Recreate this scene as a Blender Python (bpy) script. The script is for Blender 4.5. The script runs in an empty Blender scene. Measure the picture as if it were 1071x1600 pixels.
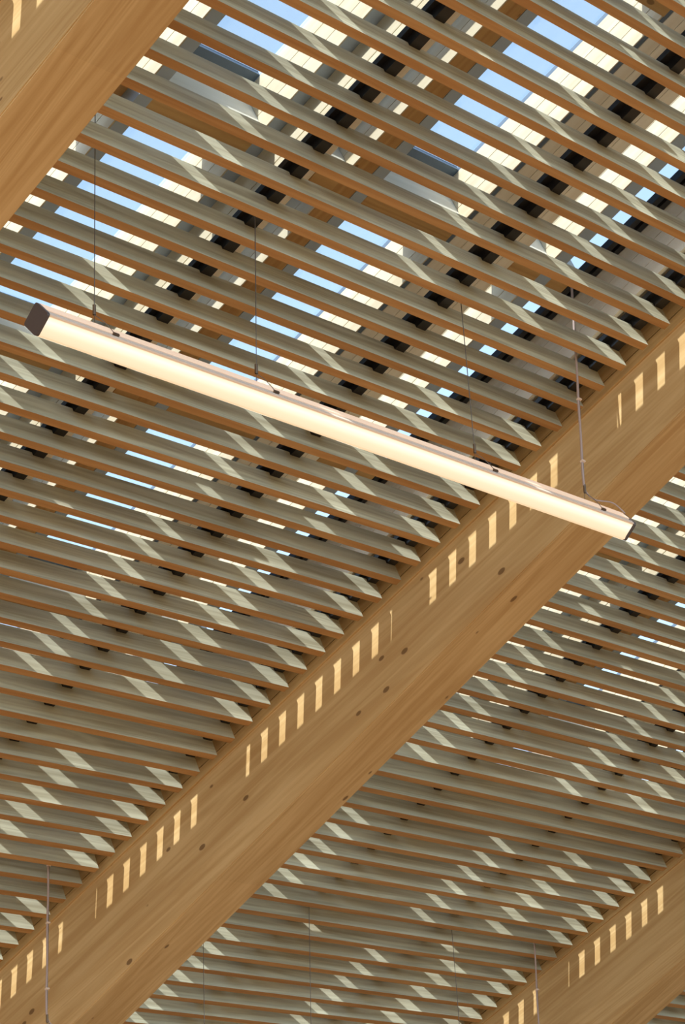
import bpy, bmesh, math, random
from mathutils import Matrix, Vector
random.seed(7)
scene = bpy.context.scene
C = scene.collection

# ------------------------------------------------------------------ frame of the pitched roof
# roof units: 1 = one slat pitch (0.1 m); X along the slats, Y down the slope along the beams, Z off the roof plane
U = 0.1
UP = (0.0, -0.4326, 0.9016)                      # gravity-up in roof axes (roof pitch about 25.6 degrees)
H0 = 4.77                                        # height of the roof origin over the floor
ROT = Matrix(((1, 0, 0), (0, UP[2], -UP[1]), (UP[0], UP[1], UP[2])))
M = Matrix.Translation((0, 0, H0)) @ ROT.to_4x4()
def W(x, y, z): return M @ Vector((x*U, y*U, z*U))

# ------------------------------------------------------------------ camera
cam_d = bpy.data.cameras.new('camera')
cam = bpy.data.objects.new('camera', cam_d); C.objects.link(cam)
FPX = 3981.66
cam_d.sensor_fit = 'HORIZONTAL'; cam_d.sensor_width = 36.0; cam_d.lens = FPX/1071*36.0
cam_d.clip_start = 0.05; cam_d.clip_end = 500
ax_x = ROT @ Vector((0.6847198, -0.64211832, -0.34473594))
ax_y = ROT @ Vector((0.21903135, 0.63245244, -0.74298666))
ax_z = ROT @ Vector((0.69511443, 0.4332297, 0.57369675))
p = W(-61.60569, -24.41238, -46.91159)
mw = Matrix((( ax_x[0], -ax_y[0], -ax_z[0], p[0]),
             ( ax_x[1], -ax_y[1], -ax_z[1], p[1]),
             ( ax_x[2], -ax_y[2], -ax_z[2], p[2]),
             (0, 0, 0, 1)))
cam.matrix_world = mw
scene.camera = cam

# ------------------------------------------------------------------ sky, sun, exposure
SUN = (1.09, 0.58, -1.0)                         # direction the light travels, roof axes
sd = (ROT @ Vector(SUN)).normalized()
world = bpy.data.worlds.new('sky'); scene.world = world; world.use_nodes = True
wn = world.node_tree; wn.nodes.clear()
sky = wn.nodes.new('ShaderNodeTexSky'); sky.sky_type = 'NISHITA'; sky.sun_disc = False
sky.sun_elevation = math.asin(-sd.z); sky.sun_rotation = math.atan2(-sd.x, -sd.y)
sky.air_density = 1.0; sky.dust_density = 1.2; sky.ozone_density = 1.0
bg = wn.nodes.new('ShaderNodeBackground'); bg.inputs[1].default_value = 0.335
out = wn.nodes.new('ShaderNodeOutputWorld')
hs = wn.nodes.new('ShaderNodeHueSaturation'); hs.inputs['Saturation'].default_value = 0.86; hs.inputs['Hue'].default_value = 0.486
wn.links.new(sky.outputs[0], hs.inputs['Color']); wn.links.new(hs.outputs[0], bg.inputs[0]); wn.links.new(bg.outputs[0], out.inputs[0])
sun_d = bpy.data.lights.new('sun', 'SUN'); sun_d.energy = 6.2; sun_d.angle = math.radians(0.6); sun_d.color = (1.0, 0.965, 0.90)
sun = bpy.data.objects.new('sun', sun_d); C.objects.link(sun)
sun.rotation_euler = sd.to_track_quat('-Z', 'Y').to_euler(); sun.location = (-6, 0, 12)
vs = scene.view_settings
vs.view_transform = 'Standard'; vs.look = 'None'; vs.gamma = 1.0; vs.use_curve_mapping = False; vs.exposure = 0.12

# ------------------------------------------------------------------ materials
def new_mat(name):
    m = bpy.data.materials.new(name); m.use_nodes = True
    nt = m.node_tree; b = nt.nodes['Principled BSDF']
    return m, nt, b
def plain(name, col, rough=0.5, metal=0.0, spec=0.5, noise=0.0):
    m, nt, b = new_mat(name)
    b.inputs['Base Color'].default_value = (*col, 1); b.inputs['Roughness'].default_value = rough
    b.inputs['Metallic'].default_value = metal; b.inputs['Specular IOR Level'].default_value = spec
    if noise:
        n = nt.nodes.new('ShaderNodeTexNoise'); n.inputs['Scale'].default_value = 40; n.inputs['Detail'].default_value = 3
        tc = nt.nodes.new('ShaderNodeTexCoord'); nt.links.new(tc.outputs['Object'], n.inputs['Vector'])
        mx = nt.nodes.new('ShaderNodeMix'); mx.data_type = 'RGBA'
        mx.inputs[6].default_value = (*[c*(1-noise) for c in col], 1); mx.inputs[7].default_value = (*[min(1, c*(1+noise)) for c in col], 1)
        nt.links.new(n.outputs[0], mx.inputs[0]); nt.links.new(mx.outputs[2], b.inputs['Base Color'])
    return m
def wood(name, light, dark, axis, fine=1.0, var=0.12, knots=0.0, lam=0.0, rough=0.6, contrast=(0.35, 0.68)):
    """grain runs along `axis`; every object gets its own offset and tint"""
    m, nt, b = new_mat(name); N = nt.nodes.new; L = nt.links.new
    tc = N('ShaderNodeTexCoord'); oi = N('ShaderNodeObjectInfo')
    off = N('ShaderNodeVectorMath'); off.operation = 'SCALE'; off.inputs[0].default_value = (37.1, 53.7, 71.3); L(oi.outputs['Random'], off.inputs['Scale'])
    add = N('ShaderNodeVectorMath'); add.operation = 'ADD'; L(tc.outputs['Object'], add.inputs[0]); L(off.outputs[0], add.inputs[1])
    sc = [22*fine]*3; sc[axis] = 1.1*fine
    mp = N('ShaderNodeMapping'); mp.inputs['Scale'].default_value = sc; L(add.outputs[0], mp.inputs['Vector'])
    n1 = N('ShaderNodeTexNoise'); n1.inputs['Scale'].default_value = 1.0; n1.inputs['Detail'].default_value = 5; n1.inputs['Roughness'].default_value = 0.6; n1.inputs['Distortion'].default_value = 0.6
    L(mp.outputs[0], n1.inputs['Vector'])
    sc2 = [5*fine]*3; sc2[axis] = 0.16*fine
    mp2 = N('ShaderNodeMapping'); mp2.inputs['Scale'].default_value = sc2; L(add.outputs[0], mp2.inputs['Vector'])
    wv = N('ShaderNodeTexNoise'); wv.inputs['Scale'].default_value = 1.0; wv.inputs['Detail'].default_value = 2; wv.inputs['Distortion'].default_value = 1.5
    L(mp2.outputs[0], wv.inputs['Vector'])
    # growth rings: sine of the slow noise
    mu = N('ShaderNodeMath'); mu.operation = 'MULTIPLY'; mu.inputs[1].default_value = 60; L(wv.outputs[0], mu.inputs[0])
    sn = N('ShaderNodeMath'); sn.operation = 'SINE'; L(mu.outputs[0], sn.inputs[0])
    s2 = N('ShaderNodeMath'); s2.operation = 'MULTIPLY_ADD'; s2.inputs[1].default_value = 0.07; L(sn.outputs[0], s2.inputs[0]); L(n1.outputs[0], s2.inputs[2])
    rp = N('ShaderNodeValToRGB'); rp.color_ramp.elements[0].position = contrast[0]; rp.color_ramp.elements[1].position = contrast[1]
    rp.color_ramp.elements[0].color = (*dark, 1); rp.color_ramp.elements[1].color = (*light, 1)
    L(s2.outputs[0], rp.inputs[0])
    col = rp.outputs[0]
    if lam:
        sx = N('ShaderNodeSeparateXYZ'); L(tc.outputs['Object'], sx.inputs[0])
        dv = N('ShaderNodeMath'); dv.operation = 'DIVIDE'; dv.inputs[1].default_value = lam; L(sx.outputs[2], dv.inputs[0])
        fl = N('ShaderNodeMath'); fl.operation = 'FLOOR'; L(dv.outputs[0], fl.inputs[0])
        wh = N('ShaderNodeTexWhiteNoise'); wh.noise_dimensions = '1D'; L(fl.outputs[0], wh.inputs['W'])
        vr = N('ShaderNodeMapRange'); vr.inputs['To Min'].default_value = 0.90; vr.inputs['To Max'].default_value = 1.07; L(wh.outputs[0], vr.inputs[0])
        mm = N('ShaderNodeMix'); mm.data_type = 'RGBA'; mm.blend_type = 'MULTIPLY'; mm.inputs[0].default_value = 1.0
        L(col, mm.inputs[6]); L(vr.outputs[0], mm.inputs[7]); col = mm.outputs[2]
    if knots:
        sk = [15.0]*3; sk[axis] = 8.0
        mk = N('ShaderNodeMapping'); mk.inputs['Scale'].default_value = sk; L(add.outputs[0], mk.inputs['Vector'])
        vo = N('ShaderNodeTexVoronoi'); vo.inputs['Scale'].default_value = 1.0; vo.inputs['Randomness'].default_value = 1.0; L(mk.outputs[0], vo.inputs['Vector'])
        sz = N('ShaderNodeSeparateColor'); L(vo.outputs['Color'], sz.inputs[0])
        th = N('ShaderNodeMapRange'); th.inputs['From Min'].default_value = 0.45; th.inputs['To Min'].default_value = 0.0; th.inputs['To Max'].default_value = 0.16; L(sz.outputs[0], th.inputs[0])
        df = N('ShaderNodeMath'); df.operation = 'SUBTRACT'; L(th.outputs[0], df.inputs[0]); L(vo.outputs['Distance'], df.inputs[1])
        kr = N('ShaderNodeMapRange'); kr.inputs['From Min'].default_value = 0.0; kr.inputs['From Max'].default_value = 0.035; kr.inputs['To Max'].default_value = knots; L(df.outputs[0], kr.inputs[0])
        mx = N('ShaderNodeMix'); mx.data_type = 'RGBA'; L(kr.outputs[0], mx.inputs[0]); L(col, mx.inputs[6])
        mx.inputs[7].default_value = (dark[0]*0.30, dark[1]*0.25, dark[2]*0.22, 1); col = mx.outputs[2]
    if var:
        hv = N('ShaderNodeHueSaturation'); mr = N('ShaderNodeMapRange'); mr.inputs['To Min'].default_value = 1-var; mr.inputs['To Max'].default_value = 1+var
        L(oi.outputs['Random'], mr.inputs[0]); L(mr.outputs[0], hv.inputs['Value']); L(col, hv.inputs['Color']); col = hv.outputs[0]
    L(col, b.inputs['Base Color'])
    b.inputs['Roughness'].default_value = rough; b.inputs['Specular IOR Level'].default_value = 0.3
    bp = N('ShaderNodeBump'); bp.inputs['Strength'].default_value = 0.12; bp.inputs['Distance'].default_value = 0.002
    L(s2.outputs[0], bp.inputs['Height']); L(bp.outputs[0], b.inputs['Normal'])
    return m
MAT = {}
MAT['beam'] = wood('glulam_spruce', (0.66, 0.485, 0.245), (0.52, 0.345, 0.15), 1, fine=1.25, var=0.03, knots=0.85, lam=0.09)
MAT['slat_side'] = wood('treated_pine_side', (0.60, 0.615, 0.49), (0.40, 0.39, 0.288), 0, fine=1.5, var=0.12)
MAT['slat_bottom'] = wood('treated_pine_underside', (0.47, 0.28, 0.115), (0.37, 0.20, 0.075), 0, fine=1.3, var=0.08)  # same slats, underside browner and more orange than the sides
MAT['board'] = wood('pale_deck_board', (0.88, 0.84, 0.74), (0.80, 0.74, 0.62), 1, fine=1.0, var=0.08)
MAT['plank'] = wood('pale_reveal_plank', (0.65, 0.605, 0.465), (0.57, 0.50, 0.35), 1, fine=1.0, var=0.05)
MAT['end'] = wood('limed_end_board', (0.84, 0.84, 0.76), (0.76, 0.75, 0.66), 0, fine=1.0, var=0.04)
MAT['trimmer'] = wood('spruce_trimmer', (0.62, 0.40, 0.17), (0.46, 0.27, 0.10), 0, fine=0.9, var=0.05, knots=0.7)
MAT['joist'] = wood('spruce_joist', (0.56, 0.35, 0.14), (0.42, 0.23, 0.08), 1, fine=0.9, var=0.05, knots=0.7)
MAT['black'] = plain('black_metal_rail', (0.016, 0.017, 0.020), 0.28, 0.0, 0.5)
MAT['grey'] = plain('grey_coated_frame', (0.37, 0.46, 0.57), 0.5, 0.0, 0.4, 0.05)
MAT['navy'] = plain('dark_slate_frame', (0.10, 0.15, 0.22), 0.45, 0.0, 0.5, 0.1)
MAT['channel'] = plain('black_channel', (0.02, 0.021, 0.025), 0.35, 0.2, 0.5)
MAT['alu'] = plain('satin_aluminium', (0.90, 0.78, 0.67), 0.45, 0.0, 0.5)
MAT['cap'] = plain('graphite_end_cap', (0.075, 0.066, 0.070), 0.35, 0.0, 0.5)
MAT['steel'] = plain('steel_wire', (0.16, 0.14, 0.12), 0.4, 0.6, 0.5)
MAT['fitting'] = plain('bronze_gripper', (0.16, 0.11, 0.07), 0.4, 0.6, 0.5)
MAT['cable'] = plain('grey_flex', (0.42, 0.34, 0.32), 0.5, 0.0, 0.4)
MAT['tie'] = plain('pale_cable_tie', (0.75, 0.62, 0.52), 0.5)
MAT['floor'] = wood('warm_timber_floor', (0.265, 0.142, 0.055), (0.22, 0.112, 0.040), 0, fine=0.3, var=0.0)
def glass():
    m = bpy.data.materials.new('roof_glass'); m.use_nodes = True; nt = m.node_tree; nt.nodes.clear()
    t = nt.nodes.new('ShaderNodeBsdfTransparent'); t.inputs[0].default_value = (0.95, 0.97, 0.98, 1)
    g = nt.nodes.new('ShaderNodeBsdfGlossy'); g.inputs['Roughness'].default_value = 0.05
    mx = nt.nodes.new('ShaderNodeMixShader'); mx.inputs[0].default_value = 0.05
    o = nt.nodes.new('ShaderNodeOutputMaterial')
    nt.links.new(t.outputs[0], mx.inputs[1]); nt.links.new(g.outputs[0], mx.inputs[2]); nt.links.new(mx.outputs[0], o.inputs[0])
    return m
MAT['glass'] = glass()
def diffuser():
    m = bpy.data.materials.new('opal_diffuser'); m.use_nodes = True; nt = m.node_tree; b = nt.nodes['Principled BSDF']
    b.inputs['Base Color'].default_value = (0.3, 0.27, 0.22, 1); b.inputs['Roughness'].default_value = 0.4
    b.inputs['Emission Color'].default_value = (1.0, 0.70, 0.38, 1)
    # the lamp row sits behind the upper half of the face: the opal glows strongest there
    uv = nt.nodes.new('ShaderNodeUVMap'); sp = nt.nodes.new('ShaderNodeSeparateXYZ'); nt.links.new(uv.outputs[0], sp.inputs[0])
    rp = nt.nodes.new('ShaderNodeValToRGB'); e = rp.color_ramp.elements
    e[0].position = 0.0; e[0].color = (0.90, 0.66, 0.40, 1); e[1].position = 1.0; e[1].color = (0.86, 0.63, 0.38, 1)
    k = rp.color_ramp.elements.new(0.30); k.color = (1.12, 1.02, 0.86, 1)
    k = rp.color_ramp.elements.new(0.62); k.color = (0.95, 0.76, 0.51, 1)
    nt.links.new(sp.outputs[1], rp.inputs[0]); nt.links.new(rp.outputs[0], b.inputs['Emission Color'])
    b.inputs['Emission Strength'].default_value = 0.9
    return m
MAT['diffuser'] = diffuser()
up_, unt, ub_ = new_mat('opal_uplight_strip'); MAT['uplight'] = up_
ub_.inputs['Base Color'].default_value = (0.55, 0.47, 0.40, 1); ub_.inputs['Roughness'].default_value = 0.45
ub_.inputs['Emission Color'].default_value = (1.0, 0.68, 0.46, 1); ub_.inputs['Emission Strength'].default_value = 0.55

# ------------------------------------------------------------------ builders
def root(name, base, label=None, cat=None, group=None, kind=None):
    o = bpy.data.objects.new(name, None); C.objects.link(o); o.empty_display_size = 0.1
    o.matrix_world = M @ Matrix.Translation(Vector(base)*U)
    if label: o['label'] = label
    if cat: o['category'] = cat
    if group: o['group'] = group
    if kind: o['kind'] = kind
    o['_b'] = list(base)
    return o
def link(name, me, mats, parent, loc):
    """loc: roof units, absolute; the parent's base is taken off"""
    for m in mats: me.materials.append(m) if len(me.materials) < len(mats) else None
    o = bpy.data.objects.new(name, me); C.objects.link(o)
    while parent is not None and o.parent is None:
        o.parent = parent
    b = parent['_b']
    o.location = (Vector(loc)-Vector(b))*U
    return o
def box_mesh(name, dx, dy, dz, bevel=0.0):
    bm = bmesh.new(); bmesh.ops.create_cube(bm, size=1.0, matrix=Matrix.Diagonal((dx*U, dy*U, dz*U, 1)))
    if bevel: bmesh.ops.bevel(bm, geom=bm.edges[:], offset=bevel*U, segments=2, profile=0.6, affect='EDGES')
    me = bpy.data.meshes.new(name); bm.to_mesh(me); bm.free(); return me
_cache = {}
def box(name, x0, x1, y0, y1, z0, z1, mat, parent, bevel=0.0, label=None):
    key = (name, round(x1-x0, 3), round(y1-y0, 3), round(z1-z0, 3), mat, bevel)
    me = _cache.get(key)
    if me is None: me = _cache[key] = box_mesh(name, x1-x0, y1-y0, z1-z0, bevel)
    o = link(name, me, [MAT[mat]], parent, ((x0+x1)/2, (y0+y1)/2, (z0+z1)/2))
    if label: o['label'] = label
    return o
def sub(name, me, mats, parent_part, loc):
    """a sub-part: loc in roof units relative to the part's own origin"""
    for m in mats: me.materials.append(m) if len(me.materials) < len(mats) else None
    o = bpy.data.objects.new(name, me); C.objects.link(o); o.parent = parent_part; o.location = Vector(loc)*U
    return o

# ------------------------------------------------------------------ measures
P = 27.92            # beam spacing
XF = 0.47            # left face of the middle beam
BW = 2.2             # beam width
SH, ST, LEAN = 0.74, 0.26, -0.04     # slat height, thickness, lean
YA, YB = -15, 47     # stretch of roof along the slope
ZB, ZT = 2.82, 4.60  # underside of the deck, level of the roof glass

# ------------------------------------------------------------------ floor
fl = bpy.data.meshes.new('floor'); s = 30
fl.from_pydata([(-s, -s, 0), (s, -s, 0), (s, s, 0), (-s, s, 0)], [], [(0, 1, 2, 3)]); fl.materials.append(MAT['floor'])
fo = bpy.data.objects.new('floor', fl); C.objects.link(fo); fo['kind'] = 'structure'

# ------------------------------------------------------------------ beams
def beam(xl, k, c, label):
    r = root('glulam_beam', (xl+BW/2, (YA+YB)/2, 0), label, 'beam', 'tapered glulam roof beams')
    zt = 1.75
    bm = bmesh.new(); vs_ = []
    for y in (YA-1, YB+1):
        zb = k*y+c
        for x, z in ((xl, zb), (xl+BW, zb), (xl+BW, zt), (xl, zt)):
            vs_.append(bm.verts.new(((x-xl-BW/2)*U, (y-(YA+YB)/2)*U, z*U)))
    for f in ((3, 2, 1, 0), (4, 5, 6, 7), (0, 1, 5, 4), (1, 2, 6, 5), (2, 3, 7, 6), (3, 0, 4, 7)): bm.faces.new([vs_[i] for i in f])
    bmesh.ops.recalc_face_normals(bm, faces=bm.faces[:])
    bmesh.ops.bevel(bm, geom=bm.edges[:], offset=0.035*U, segments=2, affect='EDGES')
    me = bpy.data.meshes.new('beam_body'); bm.to_mesh(me); bm.free()
    link('beam_body', me, [MAT['beam']], r, (xl+BW/2, (YA+YB)/2, 0))
    for s0, s1 in ((xl-0.10, xl), (xl+BW, xl+BW+0.10)):
        box('side_batten', s0, s1, YA-1, YB+1, 0.05, 0.42, 'beam', r, 0.015)
        box('side_batten', s0+0.03 if s0 < xl else s0, s1 if s0 < xl else s1-0.03, YA-1, YB+1, 0.47, 1.72, 'beam', r, 0.015)
    return r
beam(XF-P, -0.0300, -2.740, 'knotty glulam beam crossing the top left corner')
beam(XF, -0.0477, -2.390, 'long glulam beam running diagonally behind the lit pendant light')
beam(XF+P, -0.0600, -2.085, 'glulam beam in the bottom right corner')

# ------------------------------------------------------------------ slat screens
XS0, XS1 = -24.42, 0.0
RAILS = ((-24.20, -23.55), (-16.13, -15.54), (-8.07, -7.38), (-0.68, -0.02))   # left edge, right edge
LIP = 0.40
def slat_mesh():
    pts = [(XS0, 0.0), (XS1, 0.0), (XS1-0.03, SH)]
    for a, b in reversed(RAILS):
        if b > XS1-0.05: pts[-1] = (XS1, SH-0.12); 
        if b > XS1-0.05: pts += [(b-LIP-0.02, SH-0.12), (b-LIP-0.02, SH)]
        else: pts += [(b+0.02, SH), (b+0.02, SH-0.12), (b-LIP-0.02, SH-0.12), (b-LIP-0.02, SH)]
    pts += [(XS0, SH)]
    cx = (XS0+XS1)/2; n = len(pts)
    V = [((x-cx)*U, (LEAN*z)*U, z*U) for x, z in pts] + [((x-cx)*U, (LEAN*z+ST)*U, z*U) for x, z in pts]
    F = [list(range(n)), list(range(2*n-1, n-1, -1))]
    for i in range(n): F.append((i, i+n, (i+1) % n+n, (i+1) % n))
    me = bpy.data.meshes.new('slat'); me.from_pydata(V, [], F)
    me.materials.append(MAT['slat_side']); me.materials.append(MAT['slat_bottom'])
    me.update()
    bm = bmesh.new(); bm.from_mesh(me); bmesh.ops.recalc_face_normals(bm, faces=bm.faces[:])
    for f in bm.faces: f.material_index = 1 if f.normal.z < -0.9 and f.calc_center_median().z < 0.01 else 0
    bm.to_mesh(me); bm.free(); return me
SLAT = slat_mesh()
def rail_mesh(a, b):
    prof = [(a, SH+0.14), (b-LIP, SH+0.14), (b-LIP, SH-0.11), (b, SH-0.11), (b, SH+0.30), (b-0.12, SH+0.36), (a+0.30, SH+0.36), (a+0.24, SH+0.30), (a, SH+0.30)]
    n = len(prof); cx = (a+b)/2; L = (YB-YA)/2
    V = [((x-cx)*U, -L*U, z*U) for x, z in prof]+[((x-cx)*U, L*U, z*U) for x, z in prof]
    F = [list(range(n)), list(range(2*n-1, n-1, -1))]+[(i, (i+1) % n, (i+1) % n+n, i+n) for i in range(n)]
    me = bpy.data.meshes.new('rail'); me.from_pydata(V, [], F)
    bm = bmesh.new(); bm.from_mesh(me); bmesh.ops.recalc_face_normals(bm, faces=bm.faces[:]); bm.to_mesh(me); bm.free()
    me.materials.append(MAT['black']); return me
RM = [rail_mesh(a, b) for a, b in RAILS]
def screen(bx, label):
    r = root('slat_screen', (bx+(XS0+XS1)/2, (YA+YB)/2, 0), label, 'slat screen', 'timber slat screens between the beams')
    for k in range(YA+1, YB):
        o = link('slat', SLAT, [MAT['slat_side'], MAT['slat_bottom']], r, (bx+(XS0+XS1)/2, k, 0))
    for me, (a, b) in zip(RM, RAILS):
        link('rail', me, [MAT['black']], r, (bx+(a+b)/2, (YA+YB)/2, 0))
screen(-P, 'timber slat screen beyond the top left beam')
screen(0, 'wide timber slat screen above the lit pendant light, left of the middle beam')
screen(P, 'timber slat screen between the middle beam and the bottom right beam')
screen(2*P, 'timber slat screen past the bottom right beam')

# ------------------------------------------------------------------ roof deck with rooflights
# breaks along the slope: end of glass, wall, underside to, glass begins again
BREAKS = []
for base in (-19, 0, 19, 38):
    BREAKS.append((base+0.50, base+1.25, base+2.24, base+3.0, ZT))
    BREAKS.append((base+10.58, base+10.63, base+11.50, base+11.30, ZB+0.9) if base != 19 else (29.05, 29.1, 30.1, 30.1, ZB+0.9))
BREAKS = [b for b in BREAKS if YA < b[0] and b[3] < YB]
SEGS = []; y = YA; yt = YA
for g0, w, ub, g1, zt in BREAKS:
    SEGS.append((y, w, yt, g0)); y = ub; yt = g1
SEGS.append((y, YB, yt, YB))
ceil = root('ceiling', (0, (YA+YB)/2, ZB), kind='structure')
win_n = 0
def window(x0, x1, g0x, g1x, frame='grey', planks=True, lower=0.0):
    """one strip of rooflights: a window per stretch between trimmers; glass spans g0x..g1x at the top"""
    global win_n
    for i, (ya, yb, ga, gb) in enumerate(SEGS):
        win_n += 1
        w = root('window_%d' % win_n, ((x0+x1)/2, (ya+yb)/2, ZB), kind='structure')
        box('pane', g0x, g1x, ga, gb, ZT-0.06, ZT-0.02, 'glass', w)
        if g0x > x0+0.02: box('frame', x0, g0x, ya, yb, ZT-0.16, ZT, frame, w)  # unseen side frame, its width shaped to limit the sun stripes on the slats
        if x1 > g1x+0.08: box('frame', g1x, x1-0.06, ya, yb, ZT-0.16, ZT, frame, w)
        if gb < YB: box('frame', g0x, g1x, gb, yb+0.02, ZT-0.16, ZT+0.01, 'navy', w)
        if i and ga > SEGS[i-1][1]: box('frame', g0x, g1x, SEGS[i-1][1]+0.03, ga, ZT-0.16, ZT+0.01, 'navy', w)  # added cover plate across the break, blocks sun from the slats below
        if planks:
            n = 4 if lower else 3; zl = ZB-lower; hh = (ZT-0.17-zl)/n
            for j in range(n):
                box('reveal_plank', x1-0.05, x1, ya+0.01, yb-0.06, zl+j*hh+0.008, zl+(j+1)*hh-0.008, 'plank', w, 0.008)
        if yb < YB: box('end_board', x0, x1, yb-0.05, yb, ZB+0.02, ZT-0.17, 'end', w)
def opening_blocks(x0, x1, mat='trimmer'):
    for g0, w, ub, g1, zt in BREAKS:
        box('trimmer', x0, x1, w, ub, ZB-0.02, zt-0.17, mat, ceil, 0.02)
def bay(bx):
    X = lambda v: v+bx
    L = lambda n, a, b, z0, z1, m, bev=0.0: box(n, X(a), X(b), YA, YB, z0, z1, m, ceil, bev)
    def boards(a, b, n, z1=ZB+0.2):
        w = (b-a)/n
        for i in range(n): L('board', a+i*w+0.012, a+(i+1)*w-0.012, ZB, z1, 'board', 0.012)
        L('deck_lining', a, b, ZB+0.06, z1+0.03, 'navy')
    L('frame_rib', -20.46, -19.99, ZB-0.52, ZT, 'grey')
    L('frame_rib', -15.76, -15.27, ZB, ZT, 'grey')
    L('hung_joist', -15.25, -14.90, ZB-1.45, ZB, 'plank')
    for j in range(2): L('joist_plank', -15.30, -15.25, ZB-1.45+j*0.725+0.012, ZB-1.45+(j+1)*0.725-0.012, 'plank', 0.01)
    boards(-14.88, -13.17, 3)
    L('joist', -12.21, -11.44, ZB, ZT, 'joist', 0.02)
    L('frame_rib', -11.42, -10.95, ZB, ZT, 'grey')
    L('frame_rib', -7.14, -6.99, ZB, ZT, 'navy')
    boards(-6.97, -4.17, 5)
    L('frame_rib', -2.87, -2.32, ZB, ZT, 'grey')
    L('channel', -1.50, -1.27, ZB-0.05, ZB+0.2, 'channel', 0.02); L('channel', -1.12, -0.89, ZB-0.05, ZB+0.2, 'channel', 0.02); L('channel', -1.30, -1.09, ZB+0.1, ZB+0.2, 'channel')
    for j in range(3): L('upstand_board', -0.85, -0.77, 1.13+j*0.56+0.008, 1.13+(j+1)*0.56-0.008, 'board', 0.01)
    L('upstand_lining', -0.79, -0.68, 1.13, ZB, 'board')
    boards(-0.87, 5.85, 12)
    spans = ((-22.07, -20.46, -24.3, -20.51), (-19.99, -15.76, -18.55, -15.81), (-13.17, -12.21, -15.30, -13.69), (-10.95, -7.14, -10.05, -7.19), (-4.17, -2.87, -6.95, -2.92), (-2.32, -1.50, -2.32, -1.50))
    for i, (a, b, c, d) in enumerate(spans):
        window(X(a), X(b), X(c), X(d), planks=i != 5, lower=0.52 if i == 0 else 0.0)
        opening_blocks(X(a), X(b))
for bx in (-P, 0, P, 2*P): bay(bx)

# ------------------------------------------------------------------ pendant lights
def yz(h, v): return (h*UP[2]+v*UP[1], -h*UP[1]+v*UP[2])      # level/plumb coordinates across the fitting -> roof Y, Z
def tube_mesh(name, pts, r, seg=8):
    """pts absolute roof units -> mesh relative to pts[0]"""
    cu = bpy.data.curves.new(name, 'CURVE'); cu.dimensions = '3D'; cu.bevel_depth = r*U; cu.bevel_resolution = 2; cu.resolution_u = 6
    sp = cu.splines.new('NURBS' if len(pts) > 3 else 'POLY'); sp.points.add(len(pts)-1)
    for q, pt in zip(sp.points, pts): q.co = ((pt[0]-pts[0][0])*U, (pt[1]-pts[0][1])*U, (pt[2]-pts[0][2])*U, 1)
    if len(pts) > 3: sp.use_endpoint_u = True; sp.order_u = 3
    o = bpy.data.objects.new('tmp', cu); C.objects.link(o)
    me = bpy.data.meshes.new_from_object(o.evaluated_get(bpy.context.evaluated_depsgraph_get()))
    bpy.data.objects.remove(o); bpy.data.curves.remove(cu); me.name = name
    return me
def prism(name, prof, x0, x1, uv=False):
    """profile in (h, v) level/plumb offsets from the fitting's axis, closed; runs along X"""
    n = len(prof); cx = (x0+x1)/2; V = []
    for x in (x0, x1):
        for h, v in prof:
            y_, z_ = yz(h, v); V.append(((x-cx)*U, y_*U, z_*U))
    F = [(i, (i+1) % n, (i+1) % n+n, i+n) for i in range(n)]+[list(range(n-1, -1, -1)), list(range(n, 2*n))]
    me = bpy.data.meshes.new(name); me.from_pydata(V, [], F)
    if uv:
        lay = me.uv_layers.new(name='UVMap')
        for pl in me.polygons:
            for li in pl.loop_indices:
                vi = me.loops[li].vertex_index; lay.data[li].uv = (0 if vi < n else 1, uv[vi % n])
    bm = bmesh.new(); bm.from_mesh(me); bmesh.ops.recalc_face_normals(bm, faces=bm.faces[:]); bm.to_mesh(me); bm.free()
    for p_ in me.polygons: p_.use_smooth = False
    return me
def rounded_diamond(d, r, k=4):
    """corner list of a square standing on a corner, half diagonal d, rounded"""
    cs = [(0, d), (-d, 0), (0, -d), (d, 0)]; out_ = []
    for i, (cx, cy) in enumerate(cs):
        px, py = cs[i-1]; nx, ny = cs[(i+1) % 4]; q = r/(d*math.sqrt(2))
        a = (cx+(px-cx)*q, cy+(py-cy)*q); b = (cx+(nx-cx)*q, cy+(ny-cy)*q)
        for j in range(k+1):
            t = j/k; out_.append(((1-t)**2*a[0]+2*t*(1-t)*cx+t*t*b[0], (1-t)**2*a[1]+2*t*(1-t)*cy+t*t*b[1]))
    return out_
HC0, VC0, D = 2.40, -6.13, 0.46
XL0, XL1 = -23.88, 0.0
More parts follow.
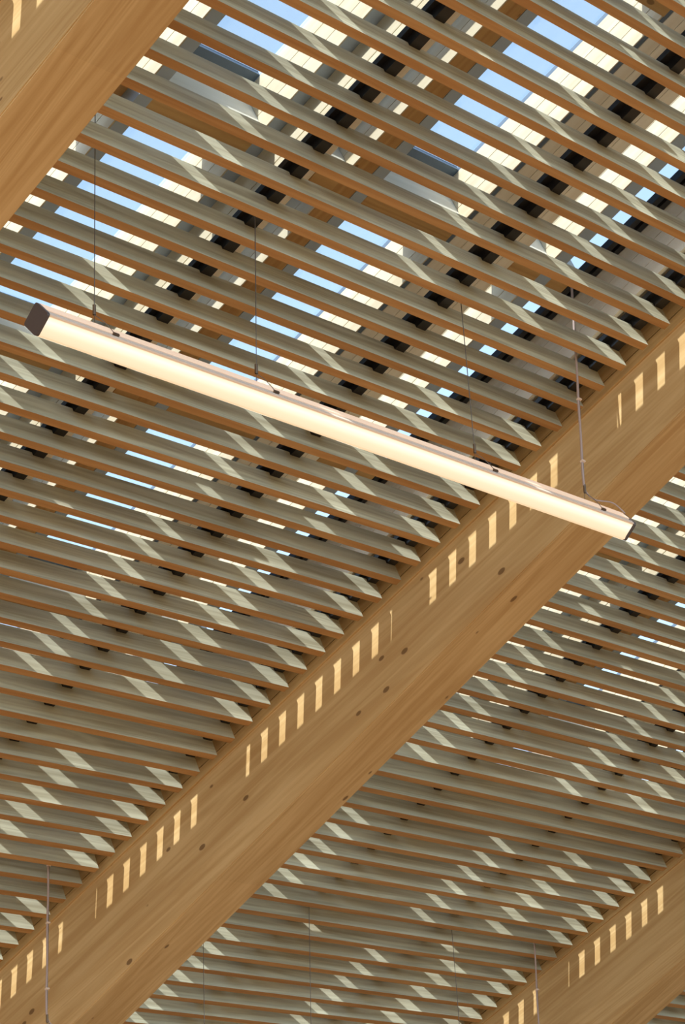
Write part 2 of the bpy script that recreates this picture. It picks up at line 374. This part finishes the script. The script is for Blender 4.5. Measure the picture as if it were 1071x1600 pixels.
def pendant(dx, dy, label, drop=0.0):
    HC, VC = HC0, VC0-drop
    cy, cz = yz(HC, VC); cy += dy
    r = root('pendant_light', (dx+(XL0+XL1)/2, cy, cz), label, 'pendant light', 'linear pendant lights')
    ctr = (dx+(XL0+XL1)/2, cy, cz)
    # aluminium upper half with two hanging grooves
    q = lambda t, a, b: (a[0]+(b[0]-a[0])*t, a[1]+(b[1]-a[1])*t)
    T, N_, B, F_ = (0, D), (-D, 0), (0, -D), (D, 0)
    inn = 0.93
    near = [q(0.10, T, N_), q(0.62, T, N_), (q(0.62, T, N_)[0]+0.035, q(0.62, T, N_)[1]-0.035), (q(0.80, T, N_)[0]+0.035, q(0.80, T, N_)[1]-0.035), q(0.80, T, N_), q(0.93, T, N_)]
    far = [(-h, v) for h, v in reversed(near)]
    prof = [(0.02, D*0.955), (-0.02, D*0.955)]+near+[(-D*0.985, 0.0), q(0.07, N_, B), (-D*0.80, -D*0.10), (D*0.80, -D*0.10), q(0.07, F_, B), (D*0.985, 0.0)]+far
    body = prism('housing', prof, XL0+0.01, XL1-0.03); link('housing', body, [MAT['alu']], r, ctr)
    for sg in (-1, 1):
        e0, e1 = q(0.06, T, N_), q(0.60, T, N_)
        st = [e0, e1, (e1[0]-0.012, e1[1]+0.012), (e0[0]-0.012, e0[1]+0.012)]
        me = prism('uplight_strip', [(sg*-h, v) for h, v in st], XL0+0.02, XL1-0.04); link('uplight_strip', me, [MAT['uplight']], r, ctr)
    # opal lower half
    dp = [(-D*0.79, -D*0.11), q(0.115, N_, B), q(0.25, N_, B), q(0.5, N_, B), q(0.75, N_, B), (-0.05, -D*0.93), (0, -D*0.945), (0.05, -D*0.93)]
    uvv = [0.0, 0.10, 0.25, 0.5, 0.75, 0.95, 1.0, 0.95]
    dp += [(-h, v) for h, v in reversed(dp[:5])]; uvv += list(reversed(uvv[:5]))
    me = prism('diffuser', dp, XL0+0.01, XL1-0.03, uvv); link('diffuser', me, [MAT['diffuser']], r, ctr)
    for xa, xb in ((XL0-0.07, XL0+0.01), (XL1-0.03, XL1+0.10)):
        me = prism('end_cap', rounded_diamond(D*1.04, 0.10), xa, xb); link('end_cap', me, [MAT['cap']], r, (dx+(xa+xb)/2, cy, cz))
    tops = ((-21.97, 0.86), (-16.1, SH), (-7.40, SH), (-2.10, 0.86))
    clips = (-21.55, -15.75, -6.55, -1.35)
    for i, ((xt, zt), xc) in enumerate(zip(tops, clips)):
        xb_ = (-22.02, -16.20, -7.10, -1.85)[i]
        hb, vb = HC, VC+D+0.22
        y1, z1 = yz(hb, vb); y1 += dy
        # plumb upwards to the rail or, past the slats, to the deck
        ln = (zt-z1)/UP[2]
        if i in (0, 3): ln = (ZB-z1)/UP[2]
        top = (dx+xt, y1+UP[1]*ln, z1+UP[2]*ln); bot = (dx+xb_, y1, z1)
        if i == 3: top = (dx+xb_+0.1, top[1], top[2])
        me = tube_mesh('hanging_wire', [top, bot], 0.013); link('hanging_wire', me, [MAT['steel']], r, top)
        gp = [(0.0, 0.22), (0.03, 0.20), (0.03, 0.05), (0.0, 0.0)]
        y0, z0 = yz(hb, vb+0.28); y0 += dy
        g = link('wire_gripper', tube_mesh('wire_gripper', [(dx+xb_, y0, z0), (dx+xb_, y1, z1)], 0.045), [MAT['fitting']], r, (dx+xb_, y0, z0))
        # bridle from the gripper down to the clips on both sides of the housing
        for sgn in (-1, 1):
            hh, vv = sgn*D*0.62+HC, VC+D*0.34+0.02
            ye, ze = yz(hh, vv); ye += dy
            ym, zm = yz(HC+sgn*0.12, VC+D+0.12); ym += dy
            yn, zn = yz(HC+sgn*D*0.5, VC+D*0.75); yn += dy
            pts = [(dx+xb_, y1, z1), (dx+xb_+0.10, ym, zm), (dx+xc-0.12, yn, zn), (dx+xc, ye, ze)]
            link('bridle', tube_mesh('bridle', pts, 0.011), [MAT['steel']], r, pts[0])
            cp = box('clip', dx+xc-0.10, dx+xc+0.10, ye-0.05, ye+0.05, ze-0.035, ze+0.035, 'fitting', r, 0.015)
        if i == 3:
            # flex tied to the last wire, looping over to the end cap
            pts = []
            for t in (0, 0.15, 0.3, 0.45, 0.6, 0.75, 0.9, 0.97):
                j = (0.05 if int(t*20) % 2 else -0.03)
                pts.append((top[0]+(bot[0]-top[0])*t-0.05+j*0.6, top[1]+(bot[1]-top[1])*t, top[2]+(bot[2]-top[2])*t+0.02))
            cable = tube_mesh('power_cable', pts, 0.038); link('power_cable', cable, [MAT['cable']], r, pts[0])
            ye, ze = yz(HC-0.03, VC+D+0.06); ye += dy
            pl = [pts[-1], (bot[0]+0.05, bot[1], bot[2]+0.02), (bot[0]+0.4, ye, ze+0.02), (dx-0.95, ye, ze+0.12), (dx-0.45, ye-0.02, ze+0.22), (dx-0.18, ye-0.03, ze+0.10), (dx+0.02, ye-0.02, ze-0.12)]
            link('power_cable', tube_mesh('power_cable', pl, 0.024), [MAT['cable']], r, pl[0])
            for t in (0.33, 0.58, 0.86):
                c0 = Vector(top).lerp(Vector(bot), t)
                box('cable_tie', c0.x-0.10, c0.x+0.06, c0.y-0.06, c0.y+0.06, c0.z-0.035, c0.z+0.035, 'tie', r, 0.02)
pendant(0, 0, 'lit linear pendant light with opal diffuser across the middle of the picture')
pendant(0, 28.1, 'linear pendant light hanging below the bottom left corner, only its cable in view', 1.02)
pendant(P, 28.1, 'linear pendant light below the bottom edge, hung on thin wires right of the middle beam', 0.9)
for o in scene.objects:
    if '_b' in o: del o['_b']
